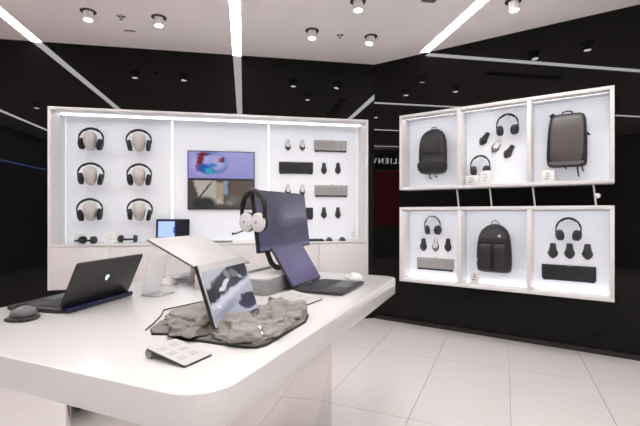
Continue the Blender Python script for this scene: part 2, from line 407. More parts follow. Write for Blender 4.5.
# ------------------------------------------------------------------ product builders
def headphones(name, label, cup, band, w_=.19, h_=.2, boom=False, group=None, M=None, thick=.010, swivel=0., cr=.042, inset=.80, drop=.045, linem=None, face=None):
    """upright over-ear headphones, origin at the bottom middle, x across, z up; swivel turns the cups' outsides to -y"""
    t = thing(name, label, 'headphones', M, group)
    rx, rz = w_ / 2, h_ * .53; zc = h_ - rz
    pth = [Vector((rx * math.sin(a), 0, zc + rz * math.cos(a))) for a in [R(-88 + 176 * i / 22) for i in range(23)]]
    pth = [Vector((-rx * .95, 0, zc - drop * .6))] + pth + [Vector((rx * .95, 0, zc - drop * .6))]
    obj('headband', tube(BM(), pth, [thick * .7] * 3 + [thick] * 19 + [thick * .7] * 3, 8, .7, up=(1, 0, 0)), band, t)
    inner = [Vector((p.x * .93, 0, zc + (p.z - zc) * .93)) for p in pth[7:18]]
    obj('band_cushion', tube(BM(), inner, thick * 1.1, 8, .5, up=(-1, 0, .3)), linem or m_pad, t)
    k = cr / .042
    for s in (-1, 1):
        Mc = Matrix.Translation((s * rx * inset, 0, zc - drop)) @ Matrix.Rotation(R(s * swivel), 4, 'Z').inverted() @ Matrix.Rotation(R(s * 8), 4, 'Y') @ Matrix.Rotation(R(90 * s), 4, 'Y')
        if face is not None: Mc = Matrix.Translation((s * rx * inset, 0, zc - drop)) @ Matrix.Rotation(R(face), 4, 'Z') @ Matrix.Rotation(R(90), 4, 'X') @ Matrix.Rotation(R(90), 4, 'Z')
        c = obj('ear_cup', lathe(BM(), [(.018 * k, .024), (.034 * k, .021), (.041 * k, .014), (.042 * k, .0)], 20), cup, t, Mc @ Matrix.Diagonal((1.15, .95, 1, 1)))
        obj('ear_pad', lathe(BM(), [(.040 * k, .0), (.044 * k, -.006), (.042 * k, -.018), (.030 * k, -.022), (.022 * k, -.012)], 20), m_pad, c)
        obj('yoke', tube(BM(), [(s * rx * .96, 0, zc - .0), (s * rx * 1.0, 0, zc - .02), (s * rx * (inset + .12), .006, zc - drop * .9)], .006, 6), band, t)
        if boom:
            bm = BM(); lathe(bm, [(.007, .0235), (.007, .0248)], 12); obj('emblem', bm, mat('emblem_blue', (.35, .36, .6), .4), c)
        if boom and s == -1:
            obj('boom_microphone', tube(BM(), [(s * rx * inset, -.012, zc - drop - .035), (s * rx * 1.0, -.03, zc - drop - .050), (s * rx * 1.1, -.04, zc - drop - .053), (s * rx * 1.2, -.045, zc - drop - .052)],
                                        [.003, .003, .004, .007], 6), m_blk, t)
    return t

def mouse(name, label, shell, accent, M, group=None, L=.125, W=.07, H=.038, cap=None):
    """gaming mouse, origin under its middle, +y is the front, z up"""
    t = thing(name, label, 'mouse', M, group)
    prof = [(-1, .30, .30), (-.93, .62, .55), (-.75, .86, .85), (-.45, .98, 1.), (-.1, .86, .96), (.25, .74, .80), (.6, .74, .60), (.88, .70, .42), (1, .5, .28)]
    rings = []
    for v, wd, ht in prof:
        r = []
        for k in range(14):
            a = math.pi * k / 13
            r.append(Vector((-W / 2 * wd * math.cos(a) * (1 if k in (0, 13) else .96), L / 2 * v, .004 + H * ht * max(0., math.sin(a)) ** .75)))
        rings.append(r)
    obj('body', loft(BM(), rings), shell, t)
    sk = [(W / 2 * x, L / 2 * y) for x, y in ((-.3, -1.16), (.3, -1.16), (1.0, -.78), (1.22, -.38), (.92, .0), (.7, .6), (.55, .98), (-.55, .98), (-.7, .6), (-.95, .0), (-1.3, -.34), (-1.0, -.78))]
    obj('skirt', prism(BM(), sk, 0, .011, .002, 1), accent, t)
    if cap is not None:
        bm = BM(); ell(bm, (0, -L * .27, H * .55), (W * .47, L * .235, H * .50), 16, 10); obj('palm_cap', bm, cap, t)
    for s in (-1, 1):
        b = [Vector((s * W / 2 * x, L / 2 * y, .004 + H * z)) for x, y, z in ((.08, .15, .90), (.52, .15, .70), (.5, .95, .34), (.08, .98, .42))]
        bm = BM(); vs = [bm.verts.new(p) for p in b] + [bm.verts.new(p + Vector((0, 0, .004))) for p in b]
        for q in ((0, 1, 2, 3), (7, 6, 5, 4), (0, 4, 5, 1), (1, 5, 6, 2), (2, 6, 7, 3), (3, 7, 4, 0)): bm.faces.new([vs[i] for i in q])
        obj('button', bm, shell, t)
    bm = BM(); lathe(bm, [(.009, -.004), (.011, -.003), (.011, .003), (.009, .004)], 14, Matrix.Translation((0, L * .28, H * .66)) @ Matrix.Rotation(R(90), 4, 'Y'))
    obj('scroll_wheel', bm, m_blk if shell is not m_blk else m_gry, t)
    return t

def keyboard(name, label, body, keys, M, group=None, w_=.42, d=.132, rest=None):
    """keyboard lying flat, origin under its middle, +y is the far edge"""
    t = thing(name, label, 'keyboard', M, group)
    obj('body', prism(BM(), rrect(w_, d, .006, 3), 0, .018, .003, 1), body, t)
    bm = BM(); rows = 6; cols = 21
    for r in range(rows):
        for c in range(cols):
            if c in (15, 19) and r != 2: continue
            x = -w_ / 2 + .014 + (c + .5) * (w_ - .028) / cols; y = -d / 2 + .014 + (r + .5) * (d - .034) / rows
            box(bm, (x - .0078, y - .0072, .018), (x + .0078, y + .0072, .025))
    obj('keys', bm, keys, t, kind='stuff', smooth=False)
    obj('volume_roller', lathe(BM(), [(.009, -.014), (.010, -.012), (.010, .012), (.009, .014)], 12, Matrix.Translation((w_ * .02, d / 2 + .001, .014)) @ Matrix.Rotation(R(90), 4, 'Y')), m_alu, t)
    obj('front_lip', box(BM(), (-w_ / 2 + .01, -d / 2 - .012, .0), (w_ / 2 - .01, -d / 2 + .006, .0215), .003), rest or m_blk, t)
    for s in (-1, 1): obj('foot', box(BM(), (s * w_ * .42 - .02, -d / 2 - .016, 0), (s * w_ * .42 + .02, -d / 2 - .011, .009), .002), rest or m_blk, t)
    return t

def laptop(name, label, M, W, D, L, recline, shell, deck, scr, bez=.008, th=.016, lid_t=.008, bar=None, logo=None, keys=True, group=None, lidmat=None):
    """origin at the hinge on the table; x along the hinge, -y towards the user; lid leans back by recline degrees"""
    t = thing(name, label, 'laptop', M, group)
    b = obj('base', prism(BM(), rrect(W, D, .012, 4, 0, -D / 2), .002, th, .003, 2), shell, t)
    if keys:
        obj('keyboard_deck', prism(BM(), rrect(W * .86, D * .46, .004, 2, 0, -D * .33), th, th + .0008), deck, b)
        bm = BM()
        for r in range(6):
            for c in range(15):
                x = -W * .42 + (c + .5) * W * .84 / 15; y = -D * .115 - (r + .5) * D * .43 / 6
                box(bm, (x - W * .024, y - D * .03, th + .0008), (x + W * .024, y + D * .03, th + .0025))
        obj('keys', bm, m_key, b, kind='stuff', smooth=False)
        obj('touchpad', prism(BM(), rrect(W * .34, D * .3, .004, 3, 0, -D * .78), th, th + .0012), deck, b)
    for s in (-1, 1): obj('hinge', tube(BM(), [(s * W * .28 - .03, -.004, th), (s * W * .28 + .03, -.004, th)], .006, 8), shell, t)
    Ml = Matrix.Translation((0, -.004, th + .004)) @ Matrix.Rotation(R(-recline), 4, 'X')
    l = obj('lid', prism(BM(), rrect(W, L, .010, 4, 0, L / 2), -lid_t, 0, .002, 2, Matrix.Rotation(R(90), 4, 'X') @ Matrix.Scale(1, 4) if False else Matrix.Rotation(R(90), 4, 'X')), lidmat or shell, t, Ml)
    obj('bezel', prism(BM(), rrect(W - .004, L - .004, .009, 4, 0, L / 2), 0, .0012, 0, 1, Matrix.Rotation(R(90), 4, 'X')), m_blk, l)
    if scr is not None:
        obj('screen', quad(BM(), [(-W / 2 + bez, -.0016, bez * 1.6), (W / 2 - bez, -.0016, bez * 1.6), (W / 2 - bez, -.0016, L - bez), (-W / 2 + bez, -.0016, L - bez)]), scr, l, smooth=False)
    if bar is not None: obj('rear_bar', box(BM(), (-W / 2 + .006, -.002, .001), (W / 2 - .006, .032, .019), .006, 3), bar, t)
    if logo is not None:
        pts = [(math.sin(a) * .013 * (1 if math.cos(a) > -.2 else .75), math.cos(a) * (.012 if math.cos(a) > 0 else .022)) for a in [2 * math.pi * k / 18 for k in range(18)]]
        lg = obj('logo', prism(BM(), pts, 0, .001, 0, 1, Matrix.Translation((0, lid_t, L * .56)) @ Matrix.Rotation(R(90), 4, 'X') @ Matrix.Translation((0, 0, -.0012)) @ Matrix.Scale(.7, 4)), logo, l)
        bm = BM()
        for s in (-1, 1): ell(bm, (s * .0038, lid_t + .0012, L * .56 - .003), (.0018, .0004, .0038), 8, 6)
        obj('logo_eyes', bm, m_blk, lg)
    return t

# ------------------------------------------------------------------ heads with headphones (left bay)
def head(M, label):
    t = thing('head_mannequin', label, 'mannequin', M, 'plaster heads wearing headphones')
    prof = [(0, .030), (.010, .064), (.03, .092), (.06, .116), (.09, .130), (.12, .137), (.15, .136), (.176, .122), (.193, .094), (.204, .055), (.208, .015)]
    rings = [superring(wd, wd * 1.05, 24, 2.2, z - .112, 0, -.06 + (.02 if z < .1 else 0) * (1 - z / .1)) for z, wd in prof]
    obj('face', loft(BM(), rings), m_head, t, ang=60)
    bm = BM(); ell(bm, (0, -.125, -.01), (.012, .014, .026), 10, 8); obj('nose', bm, m_head, t)
    obj('mount', lathe(BM(), [(.03, 0), (.03, .075)], 16, Matrix.Translation((0, .01, .03)) @ Matrix.Rotation(R(-90), 4, 'X')), m_wht, t)
rows = ['top', 'middle', 'bottom']
hx = ((-3.175, 'niche end panel'), (-2.675, 'wall screens')); hz = (2.045, 1.664, 1.274)
rnd = [(-6, 3), (5, -2), (4, 2), (-3, 0), (0, -4), (6, 3)]
k = 0
for j, z in enumerate(hz):
    for i, (x, nm) in enumerate(hx):
        head(at(FL, x, BACK - .012 - .085, z), 'grey faceless display head in %s row of the column nearest the %s' % (rows[j], nm))
        headphones('headphones', 'black headphones worn by %s head in the column nearest the %s' % (rows[j], nm), m_jet, m_jet, .265, .225, thick=.015, cr=.054, inset=.76, drop=.055,
                   group='headphones on the plaster heads', M=at(FL, x + .004, BACK - .012 - .145, z - .095, rnd[k][0], 0, rnd[k][1]) @ Matrix.Diagonal((.98, 1, 1, 1)))
        k += 1

# ------------------------------------------------------------------ stacked wall screens
s_up = screen('screen_headset_picture', (.30, .28, .62), [
    ('e', .24, .55, .20, .42, 0, .25, (.42, .42, .80)),
    ('o', .36, .62, .22, .44, 10, .45, (.10, .20, .48)), ('e', .42, .62, .15, .30, 0, .3, (.40, .38, .72)),
    ('e', .17, .62, .045, .34, -6, .35, (.22, .01, .015)), ('e', .13, .45, .03, .10, 0, .4, (.7, .05, .02)), ('e', .22, .90, .10, .06, 0, .4, (.16, .01, .015)),
    ('e', .25, .35, .12, .20, 20, .25, (.02, .10, .42)), ('e', .31, .28, .06, .12, 10, .3, (.03, .35, .55)), ('e', .36, .50, .06, .08, 30, .4, (.05, .2, .6)),
    ('e', .52, .70, .055, .10, 0, .3, (.02, .03, .10)), ('e', .475, .70, .02, .08, 0, .4, (.6, .08, .05)), ('e', .56, .69, .02, .06, 0, .4, (.1, .4, .6))], .72, top=(.36, .34, .70), noise_amt=.05)
s_dn = screen('screen_desk_picture', (.07, .06, .055), [
    ('r', .30, .60, .17, .45, 8, .12, (.50, .45, .40)), ('r', .22, .55, .016, .42, -18, .3, (.05, .04, .04)), ('r', .56, .75, .035, .25, 0, .2, (.24, .30, .40)),
    ('r', .47, .62, .06, .30, 0, .2, (.40, .33, .22)), ('e', .24, .18, .17, .24, 0, .25, (.03, .03, .03)), ('r', .80, .6, .18, .4, 0, .2, (.10, .075, .055)),
    ('e', .68, .3, .10, .16, 0, .5, (.14, .12, .12)), ('e', .62, .2, .05, .08, 0, .5, (.22, .20, .20))], .7, noise_amt=.06)
for nm, z0, z1, sm, lab in (('upper', 1.645, 1.98, s_up, 'upper wall screen showing a blue and red headset picture'), ('lower', 1.29, 1.642, s_dn, 'lower wall screen showing a dim brown desk scene')):
    t = thing('wall_screen', lab, 'screen', at(FL, -1.785, BACK - .012, z0), 'stacked wall screens')
    hw = .386
    obj('casing', box(BM(), (-hw, -.028, 0), (hw, 0, z1 - z0), .003), m_blk, t)
    obj('screen', quad(BM(), [(-hw + .01, -.0285, .012), (hw - .01, -.0285, .012), (hw - .01, -.0285, z1 - z0 - .01), (-hw + .01, -.0285, z1 - z0 - .01)]), sm, t, smooth=False)

# ------------------------------------------------------------------ keyboards and mice hung in the right bay
YW = BACK - .012
def onwall(F, x, y, z, roll=0.): return at(F, x, y, z, 0, 90) @ Matrix.Rotation(R(roll), 4, 'Z')
KB = [(-.468, 2.088, 'g', 'grey wired keyboard hung in the top row of the niche'), (-.897, 1.808, 'b', 'black keyboard hung below the upper pair of white mice'),
      (-.459, 1.530, 'g', 'grey wired keyboard hung between two pairs of black mice'), (-.897, 1.250, 'b', 'black keyboard hung half behind the desk monitor')]
for x, z, c, lab in KB:
    o = keyboard('keyboard', lab, m_slv if c == 'g' else m_blk2, m_keyg if c == 'g' else m_key, onwall(FL, x, YW, z), 'keyboards hung in the niche')
MS = [(-.997, 2.086, 'w', 'white gaming mouse in top row, farther from the grey keyboard'), (-.819, 2.088, 'w', 'white gaming mouse in top row, beside the grey keyboard'),
      (-.549, 1.808, 'b', 'black mouse in second row, beside the black keyboard'), (-.371, 1.811, 'b', 'black mouse in second row, towards the room corner'),
      (-.997, 1.541, 'w', 'white gaming mouse in third row, partly behind the monitor'), (-.819, 1.540, 'w', 'white gaming mouse in third row, beside the grey keyboard'),
      (-.549, 1.256, 'b', 'black mouse in bottom row, beside the black keyboard'), (-.371, 1.256, 'b', 'black mouse in bottom row, towards the room corner')]
for x, z, c, lab in MS:
    mouse('mouse', lab, m_wht if c == 'w' else m_blk2, m_blk, onwall(FL, x, YW, z), 'mice hung in the niche', .13, .062 if c == 'b' else .058, cap=m_blk2 if c == 'w' else None)

# ------------------------------------------------------------------ things on the counter
def card_stand(name, label, M, w_=.09, h_=.1, lean=12, m=None, ink=True):
    t = thing(name, label, 'sign', M, 'small sign stands')
    obj('panel', box(BM(), (-w_ / 2, -.002, .0), (w_ / 2, .002, h_), .001), m or m_wht, t, Matrix.Translation((0, 0, .003)) @ Matrix.Rotation(R(-lean), 4, 'X'))
    obj('base_plate', box(BM(), (-w_ / 2, -.012, 0), (w_ / 2, .05, .004), .001), m or m_wht, t)
    if ink:
        bm = BM()
        for q in range(3): box(bm, (-w_ * .3, -.0028, h_ * (.3 + .2 * q)), (w_ * (.3 - .1 * (q % 2)), -.0021, h_ * (.36 + .2 * q)))
        obj('print', bm, mat('pale_ink', (.45, .44, .43), .5), t, Matrix.Translation((0, 0, .003)) @ Matrix.Rotation(R(-lean), 4, 'X'), kind='stuff')
    return t
card_stand('sign_stand', 'small clear sign stand at the counter end by headphones', at(FL, -3.29, .17, CT), .10, .12, m=m_acr)
card_stand('sign_stand', 'small white sign stand between two headphones on the counter', at(FL, -2.965, .17, CT), .08, .13, 20)
card_stand('sign_stand', 'small white sign stand at counter end by the corner', at(FL, -.20, .17, CT), .075, .13, 10)
headphones('headphones', 'black headset lying folded on the counter beside clear sign', m_blk2, m_blk, .17, .19, group='headphones lying on the counter', M=at(FL, -3.14, .10, CT + .046, 160, -90, 0))
headphones('headphones', 'black headphones lying flat on the counter near the counter laptop', m_blk2, m_blk, .19, .2, group='headphones lying on the counter', M=at(FL, -2.79, .08, CT + .046, 4, 90, 0) @ Matrix.Translation((0, 0, -.19)))
s_ct = screen('screen_counter_laptop', (.006, .006, .03), [('r', .30, .52, .255, .40, 0, .04, (.42, .55, .95)), ('o', .60, .48, .09, .24, 0, .4, (.02, .05, .40)), ('r', .8, .5, .2, .5, 0, .03, (.006, .006, .012))], 1.0)
laptop('laptop', 'small open laptop with light blue screen on the counter', at(FL, -2.32, .20, CT), .365, .2, .245, 6, m_blk, m_blk2, s_ct)
t = thing('tablet', 'thin dark tablet lying flat on the counter below screens', 'tablet', at(FL, -1.79, .12, CT))
obj('body', prism(BM(), rrect(.27, .18, .012), 0, .012, .002), m_gry, t); obj('glass', prism(BM(), rrect(.262, .172, .01), .012, .013), m_blk, t)
keyboard('keyboard', 'dark blue-black keyboard lying on the counter beside two mice', mat('teal_black', (.03, .05, .06), .4), m_key, at(FL, -.80, .14, CT), None, .42, .13)
mouse('mouse', 'black mouse on the counter next to the lying keyboard', m_blk2, m_blk, at(FL, -.517, .13, CT, 180), 'mice on the counter', .12, .075, .04)
mouse('mouse', 'black mouse on the counter nearer the white corner sign', m_blk2, m_blk, at(FL, -.356, .13, CT, 180), 'mice on the counter', .12, .075, .04)

# ================================================================== WALL CASES ON THE RIGHT WALL
CX0, CX1, CF = .424, 2.318, -.24
DIV = [(1.039, 1.076), (1.667, 1.70)]
def wall_case(z0, z1, label, both):
    t = thing('wall_display_case', label, 'display case', at(FR, (CX0 + CX1) / 2, 0, z0)); o0 = (CX0 + CX1) / 2; H = z1 - z0; f = .03
    def b(x0, y0, za, x1, y1, zb, bev=0.): return box(BM(), (x0 - o0, y0, za), (x1 - o0, y1, zb), bev)
    obj('top_frame', b(CX0, CF, H - f, CX1, -.001, H, .002), m_frame, t); obj('bottom_frame', b(CX0, CF, 0, CX1, -.001, f, .002), m_frame, t)
    obj('side_frame', b(CX0, CF, f, CX0 + f, -.001, H - f, .002), m_frame, t); obj('side_frame', b(CX1 - f, CF, f, CX1, -.001, H - f, .002), m_frame, t)
    for a, c in DIV: obj('divider', b(a, CF, f, c, -.001, H - f, .002), m_frame, t)
    xs = [CX0 + f, DIV[0][0], DIV[0][1], DIV[1][0], DIV[1][1], CX1 - f]
    for i in range(3):
        x0, x1 = xs[2 * i], xs[2 * i + 1]
        p = obj('back_panel', b(x0 + .0005, -.02, f + .0005, x1 - .0005, -.002, H - f - .0005), m_panel, t)
        obj('top_light', b(x0 + .01, CF + .05, H - f - .008, x1 - .01, CF + .075, H - f - .0005), m_led, t)
        obj('light_channel', b(x0 + .002, CF + .035, H - f - .015, x1 - .002, CF + .04, H - f - .0005), m_alu, t)
        if both: obj('bottom_light', b(x0 + .01, -.05, f + .0005, x1 - .01, -.03, f + .006), m_led, t)
wall_case(1.499, 2.303, 'upper white three-bay lit case on the black wall', False)
wall_case(.514, 1.313, 'lower white three-bay lit case on the black wall', True)
nm = ['under first case divider', 'under the headphone bay', 'under second case divider', 'beside the small white globe']
for (x, lab) in zip((1.01, 1.33, 1.71, 2.183), nm):
    tag(obj('connecting_rod', tube(BM(), [(x - .012, -.1, 1.4985), (x + .008, -.1, 1.3135)], .008, 8), m_frame, M=FR), 'thin white rod joining the two wall cases ' + lab, 'rod', 'rods between the wall cases')
t = thing('globe_sensor', 'small white globe sensor between the wall cases', 'sensor', at(FR, 2.19, -.22, 1.395))
bm = BM(); ell(bm, (.012, 0, 0), (.022, .022, .022)); obj('globe', bm, m_wht, t)
obj('stem', tube(BM(), [(.012, .02, 0), (.012, .2195, 0)], .007, 8), m_wht, t)

YR = -.02
def backpack(name, label, M, w_, h_, d, prof, body, ex=3.2):
    t = thing(name, label, 'backpack', M, 'backpacks in the wall cases')
    rings = []
    for z, wd, dp, cx in prof: rings.append(superring(w_ * wd, d * dp, 32, ex, h_ * z, w_ * cx, -d / 2 * (2 - dp) * .5 - .0))
    # keep the back of every ring on the wall
    for r in rings:
        my = max(p.y for p in r)
        for p in r: p.y -= my + .001
    obj('body', loft(BM(), rings), body, t, ang=50)
    return t
# first: tall black pack with arched top and rolled base
b1 = backpack('backpack', 'black arched backpack with a dark base in upper case', at(FR, .741, YR, 1.668), .31, .49, .15,
    [(0, .55, .5, 0), (.012, .78, .75, 0), (.04, .9, .92, 0), (.10, .96, 1, .01), (.17, .98, 1, .01), (.2, .96, .96, .01), (.35, .97, .94, 0), (.55, .97, .88, 0), (.72, .92, .78, -.005), (.85, .80, .62, -.01), (.93, .60, .46, -.01), (.98, .34, .3, -.01), (1, .12, .15, -.01)], m_nyl3, 2.6)
def zipper(parent, pts, m=m_blk, r=.003): obj('zip', tube(BM(), pts, r, 6), m, parent)
zipper(b1, [(-.142, -.085, .10), (-.13, -.128, .2), (-.05, -.147, .215), (.05, -.147, .21), (.135, -.122, .2)], m_blk, .004)
zipper(b1, [(-.12, -.11, .34), (-.11, -.1, .40), (-.06, -.092, .45), (.02, -.085, .455), (.06, -.1, .40), (.075, -.13, .25)], m_blk, .003)
obj('front_panel', loft(BM(), [superring(.19 * s, .012, 20, 3, z, -.01, y) for z, s, y in ((.225, .9, -.140), (.24, 1, -.142), (.32, 1, -.139), (.38, .92, -.128), (.41, .8, -.115))]), m_nyl4, b1)
obj('base_panel', loft(BM(), [superring(.29 * s, .02, 20, 3, z, 0, y) for z, s, y in ((.025, .8, -.128), (.04, .95, -.14), (.09, 1, -.146), (.12, .96, -.143))]), m_nyl, b1)
obj('handle', tube(BM(), [(-.03, -.03, .475), (-.02, -.03, .505), (.02, -.03, .505), (.03, -.03, .475)], .007, 8), m_gry, b1)
for x, l in ((-.04, .05), (.02, .035)): obj('strap', tube(BM(), [(x, -.05, .012), (x + .004, -.055, -l), (x + .03, -.055, -l + .008)], .010, 6, .6), m_nyl, b1)
obj('side_buckle', box(BM(), (.135, -.12, .06), (.158, -.08, .11), .006), m_blk, b1)

# second: box-shaped coated pack with top loop and hanging straps
b2 = backpack('backpack', 'charcoal box-shaped backpack with loop handle in upper case', at(FR, 1.975, YR, 1.668) , .315, .475, .16,
    [(0, .80, .7, -.01), (.012, .9, .85, -.01), (.05, .97, .95, -.01), (.2, 1, 1, -.01), (.5, .98, 1, -.002), (.75, .93, .95, .004), (.9, .88, .86, .01), (.96, .80, .76, .01), (.99, .64, .6, .01), (1, .4, .4, .01)], m_nyl, 4.2)
obj('front_panel', loft(BM(), [superring(.25 * s, .022, 24, 3.6, z, -.004 + .012 * (z / .45), y) for z, s, y in ((.045, .84, -.150), (.06, .95, -.156), (.15, 1, -.161), (.3, 1, -.160), (.4, .95, -.150), (.44, .86, -.134), (.452, .66, -.118))]), m_nyl2, b2)
obj('bottom_panel', loft(BM(), [superring(.27 * s, .02, 20, 3, z, -.004, -.148) for z, s in ((.008, .8), (.02, 1), (.035, 1), (.042, .95))]), mat('grey_nylon', (.12, .115, .11), .5, vary=.1), b2)
obj('handle', tube(BM(), [(-.045, -.06, .465), (-.035, -.06, .492), (0, -.06, .502), (.035, -.06, .492), (.05, -.06, .465)], .006, 8), m_nyl, b2)
obj('shoulder_strap', tube(BM(), [(-.08, -.035, .44), (-.12, -.045, .485), (-.125, -.07, .47), (-.11, -.06, .43)], .024, 8, .6), m_nyl, b2)
obj('emblem', box(BM(), (.055, -.1555, .37), (.08, -.152, .38), .001), m_wht, b2)
obj('side_strap', tube(BM(), [(.11, -.15, .30), (.15, -.1, .285), (.165, -.06, .27)], .012, 6, .4), m_nyl, b2)
for x, l in ((.075, .095), (.11, .05), (-.02, .02)): obj('strap', tube(BM(), [(x, -.06, .02), (x + .006, -.065, -l * .5), (x + .014, -.065, -l)], .012, 6, .5), m_nyl, b2)

# third: rounded pack with two front pockets
b3 = backpack('backpack', 'black rounded backpack with two front pockets in lower case', at(FR, 1.358, YR, .664), .325, .475, .15,
    [(0, .70, .6, 0), (.015, .86, .8, 0), (.05, .95, .95, 0), (.2, 1, 1, 0), (.45, .99, 1, 0), (.6, .95, .98, 0), (.75, .89, .9, 0), (.87, .74, .74, 0), (.95, .5, .52, 0), (.985, .3, .35, 0), (1, .15, .2, 0)], m_nyl3, 2.8)
for s in (-1, 1):
    p = obj('front_pocket', loft(BM(), [superring(.115 * q, .045, 20, 3.4, z, s * .064, y) for z, q, y in ((.035, .8, -.130), (.05, .97, -.138), (.12, 1, -.146), (.24, 1, -.144), (.275, .95, -.138), (.285, .8, -.13))]), m_nyl4, b3)
    obj('zip', tube(BM(), [(s * .012, -.158, .05), (s * .011, -.167, .12), (s * .011, -.165, .24), (s * .02, -.152, .28)], .003, 6), m_blk, p)
obj('dark_band', box(BM(), (-.13, -.152, .288), (.13, -.14, .325), .005), m_pad, b3)
obj('top_flap', loft(BM(), [superring(.26 * q, .02, 20, 3, z, 0, y) for z, q, y in ((.335, 1, -.137), (.37, .95, -.128), (.41, .72, -.105), (.43, .5, -.09))]), m_nyl4, b3)
bm = BM(); ell(bm, (.06, -.1445, .365), (.013, .003, .013)); obj('emblem', bm, m_wht, b3)
obj('handle', tube(BM(), [(-.04, -.03, .46), (-.03, -.03, .495), (.0, -.03, .515), (.035, -.03, .49), (.04, -.03, .455)], .005, 8), m_gry, b3)
obj('tag_cord', tube(BM(), [(-.135, -.12, .16), (-.15, -.14, .10), (-.15, -.15, .04), (-.14, -.15, .0)], .002, 5), m_wht, b3)

# headphones hanging in the cases, each on a peg
HP = [(1.475, 2.006, .195, .205, 0, 'black headphones hung beside a white and two black mice'), (1.222, 1.632, .185, .195, 0, 'black headphones hung behind two price cards in upper case'),
      (.733, 1.028, .17, .185, 1, 'black headset with white lining hung above the grey keyboard'), (1.983, 1.000, .195, .205, 0, 'black headphones hung above the black keyboard in lower case')]
for x, z, ww, hh, st, lab in HP:
    headphones('headphones', lab, m_blk2, m_blk if not st else m_blk2, ww, hh, group='headphones hung in the wall cases', M=at(FR, x, YR - .056, z), thick=.0115, swivel=38, inset=.70, drop=.048, linem=m_wht if st else None)
    tag(obj('wall_peg', lathe(BM(), [(.007, 0), (.007, .072), (.010, .074), (.010, .078)], 12, Matrix.Rotation(R(90), 4, 'X')), m_wht, M=at(FR, x, YR, z + hh * .98 - .017)),
        'white peg carrying the ' + lab.replace('black headphones hung', 'headphones').replace('black headset with white lining hung', 'headset'), 'peg', 'pegs in the wall cases')
MR = [(1.256, 2.005, 'b', -32, 'black tilted mouse, uppermost of three under the peg headphones'), (1.372, 1.923, 'w', -32, 'white tilted mouse between two black mice in upper case'),
      (1.484, 1.856, 'b', -32, 'black tilted mouse, lowest of three in upper case'), (.615, .908, 'b', 0, 'black mouse hung above grey keyboard, nearest the room corner'),
      (.75, .911, 'w', 0, 'white mouse hung above the grey keyboard in lower case'), (.884, .914, 'b', 0, 'black mouse hung above grey keyboard, nearest the backpack bay'),
      (1.858, .906, 'b', 0, 'black mouse above black keyboard, nearest the backpack bay'), (1.99, .909, 'b', 0, 'black mouse above the black keyboard, middle of three'),
      (2.127, .909, 'b', 0, 'black mouse above black keyboard, nearest the case end')]
for x, z, c, ro, lab in MR:
    mouse('mouse', lab, m_wht if c == 'w' else m_blk2, m_blk, onwall(FR, x, YR, z, ro), 'mice hung in the wall cases', .13, .07 if x > 1.7 else .064, cap=m_gry if c == 'w' else None)
keyboard('keyboard', 'grey keyboard hung low in the first bay of lower case', m_slv, m_keyg, onwall(FR, .745, YR, .703), 'keyboards in the wall cases', .405, .118)
keyboard('keyboard', 'black keyboard hung low in the last bay of lower case', m_blk2, m_key, onwall(FR, 1.979, YR, .708), 'keyboards in the wall cases', .425, .13)
def price_card(label, M, w_, h_, base=None):
    t = thing('price_card', label, 'price card', M, 'price cards in the wall cases')
    obj('card', box(BM(), (-w_ / 2, -.001, .006), (w_ / 2, .001, h_), .0005), m_card, t, Matrix.Rotation(R(-8), 4, 'X'))
    obj('foot', box(BM(), (-w_ / 2, -.012, 0), (w_ / 2, .012, .008), .001), base or m_acr, t)
    bm = BM()
    for q in range(3): box(bm, (-w_ * .28 + .006 * q, -.0016, h_ * (.25 + .22 * q)), (w_ * (.1 + .1 * (q % 2)), -.0011, h_ * (.32 + .22 * q)))
    obj('print', bm, m_ink if base else mat('pale_ink'), t, Matrix.Rotation(R(-8), 4, 'X'), kind='stuff')
price_card('white price card on a dark foot below the hung headphones', at(FR, 1.155, CF + .1, 1.5295), .125, .10, m_blk)
price_card('tall white price card below the hung headphones', at(FR, 1.29, CF + .09, 1.5295), .10, .14)
price_card('clear price card below the charcoal box-shaped backpack', at(FR, 1.83, CF + .07, 1.5295), .10, .11, m_acr)
price_card('clear price card below the rounded backpack in lower case', at(FR, 1.185, CF + .09, .5505), .085, .12, m_acr)

# ================================================================== DISPLAY TABLE
TT = .9
TX0, TX1, TY0, TY1 = -1.685, -.49, .615, 2.247
t = thing('display_table', 'large white display table with rounded corners and polished panel legs', 'table', at(FT, (TX0 + TX1) / 2, (TY0 + TY1) / 2, 0))
tw, td = TX1 - TX0, TY1 - TY0
obj('table_top', prism(BM(), rrect(tw, td, .10, 12), TT - .077, TT, .003, 2), m_top, t)
obj('leg', box(BM(), (.19, -td / 2 + .012, 0), (.207, td / 2 - .02, TT - .077), .002), m_mirror, t)
obj('leg', box(BM(), (-.207, .0, 0), (-.19, td / 2 - .02, TT - .077), .002), m_mirror, t)

# black laptop, lid back to the camera
s_blk = screen('screen_black_laptop', (.02, .03, .06), [('e', .5, .5, .3, .3, 0, .6, (.05, .12, .25))], .6)
laptop('laptop', 'charcoal laptop with glowing lid emblem and dark blue rear bar', at(FT, -1.418, 1.12, TT, -80 - .0), .345, .235, .176, 25, m_lap, m_blk2, s_blk, bar=m_blue, logo=m_glow)
mouse('mouse', 'black mouse with grey top on the table beside charcoal laptop', m_blk2, m_blk, at(FT, -1.452, .865, TT, 68), None, .128, .078, .042, mat('dark_grey_cap', (.13, .13, .135), .3))
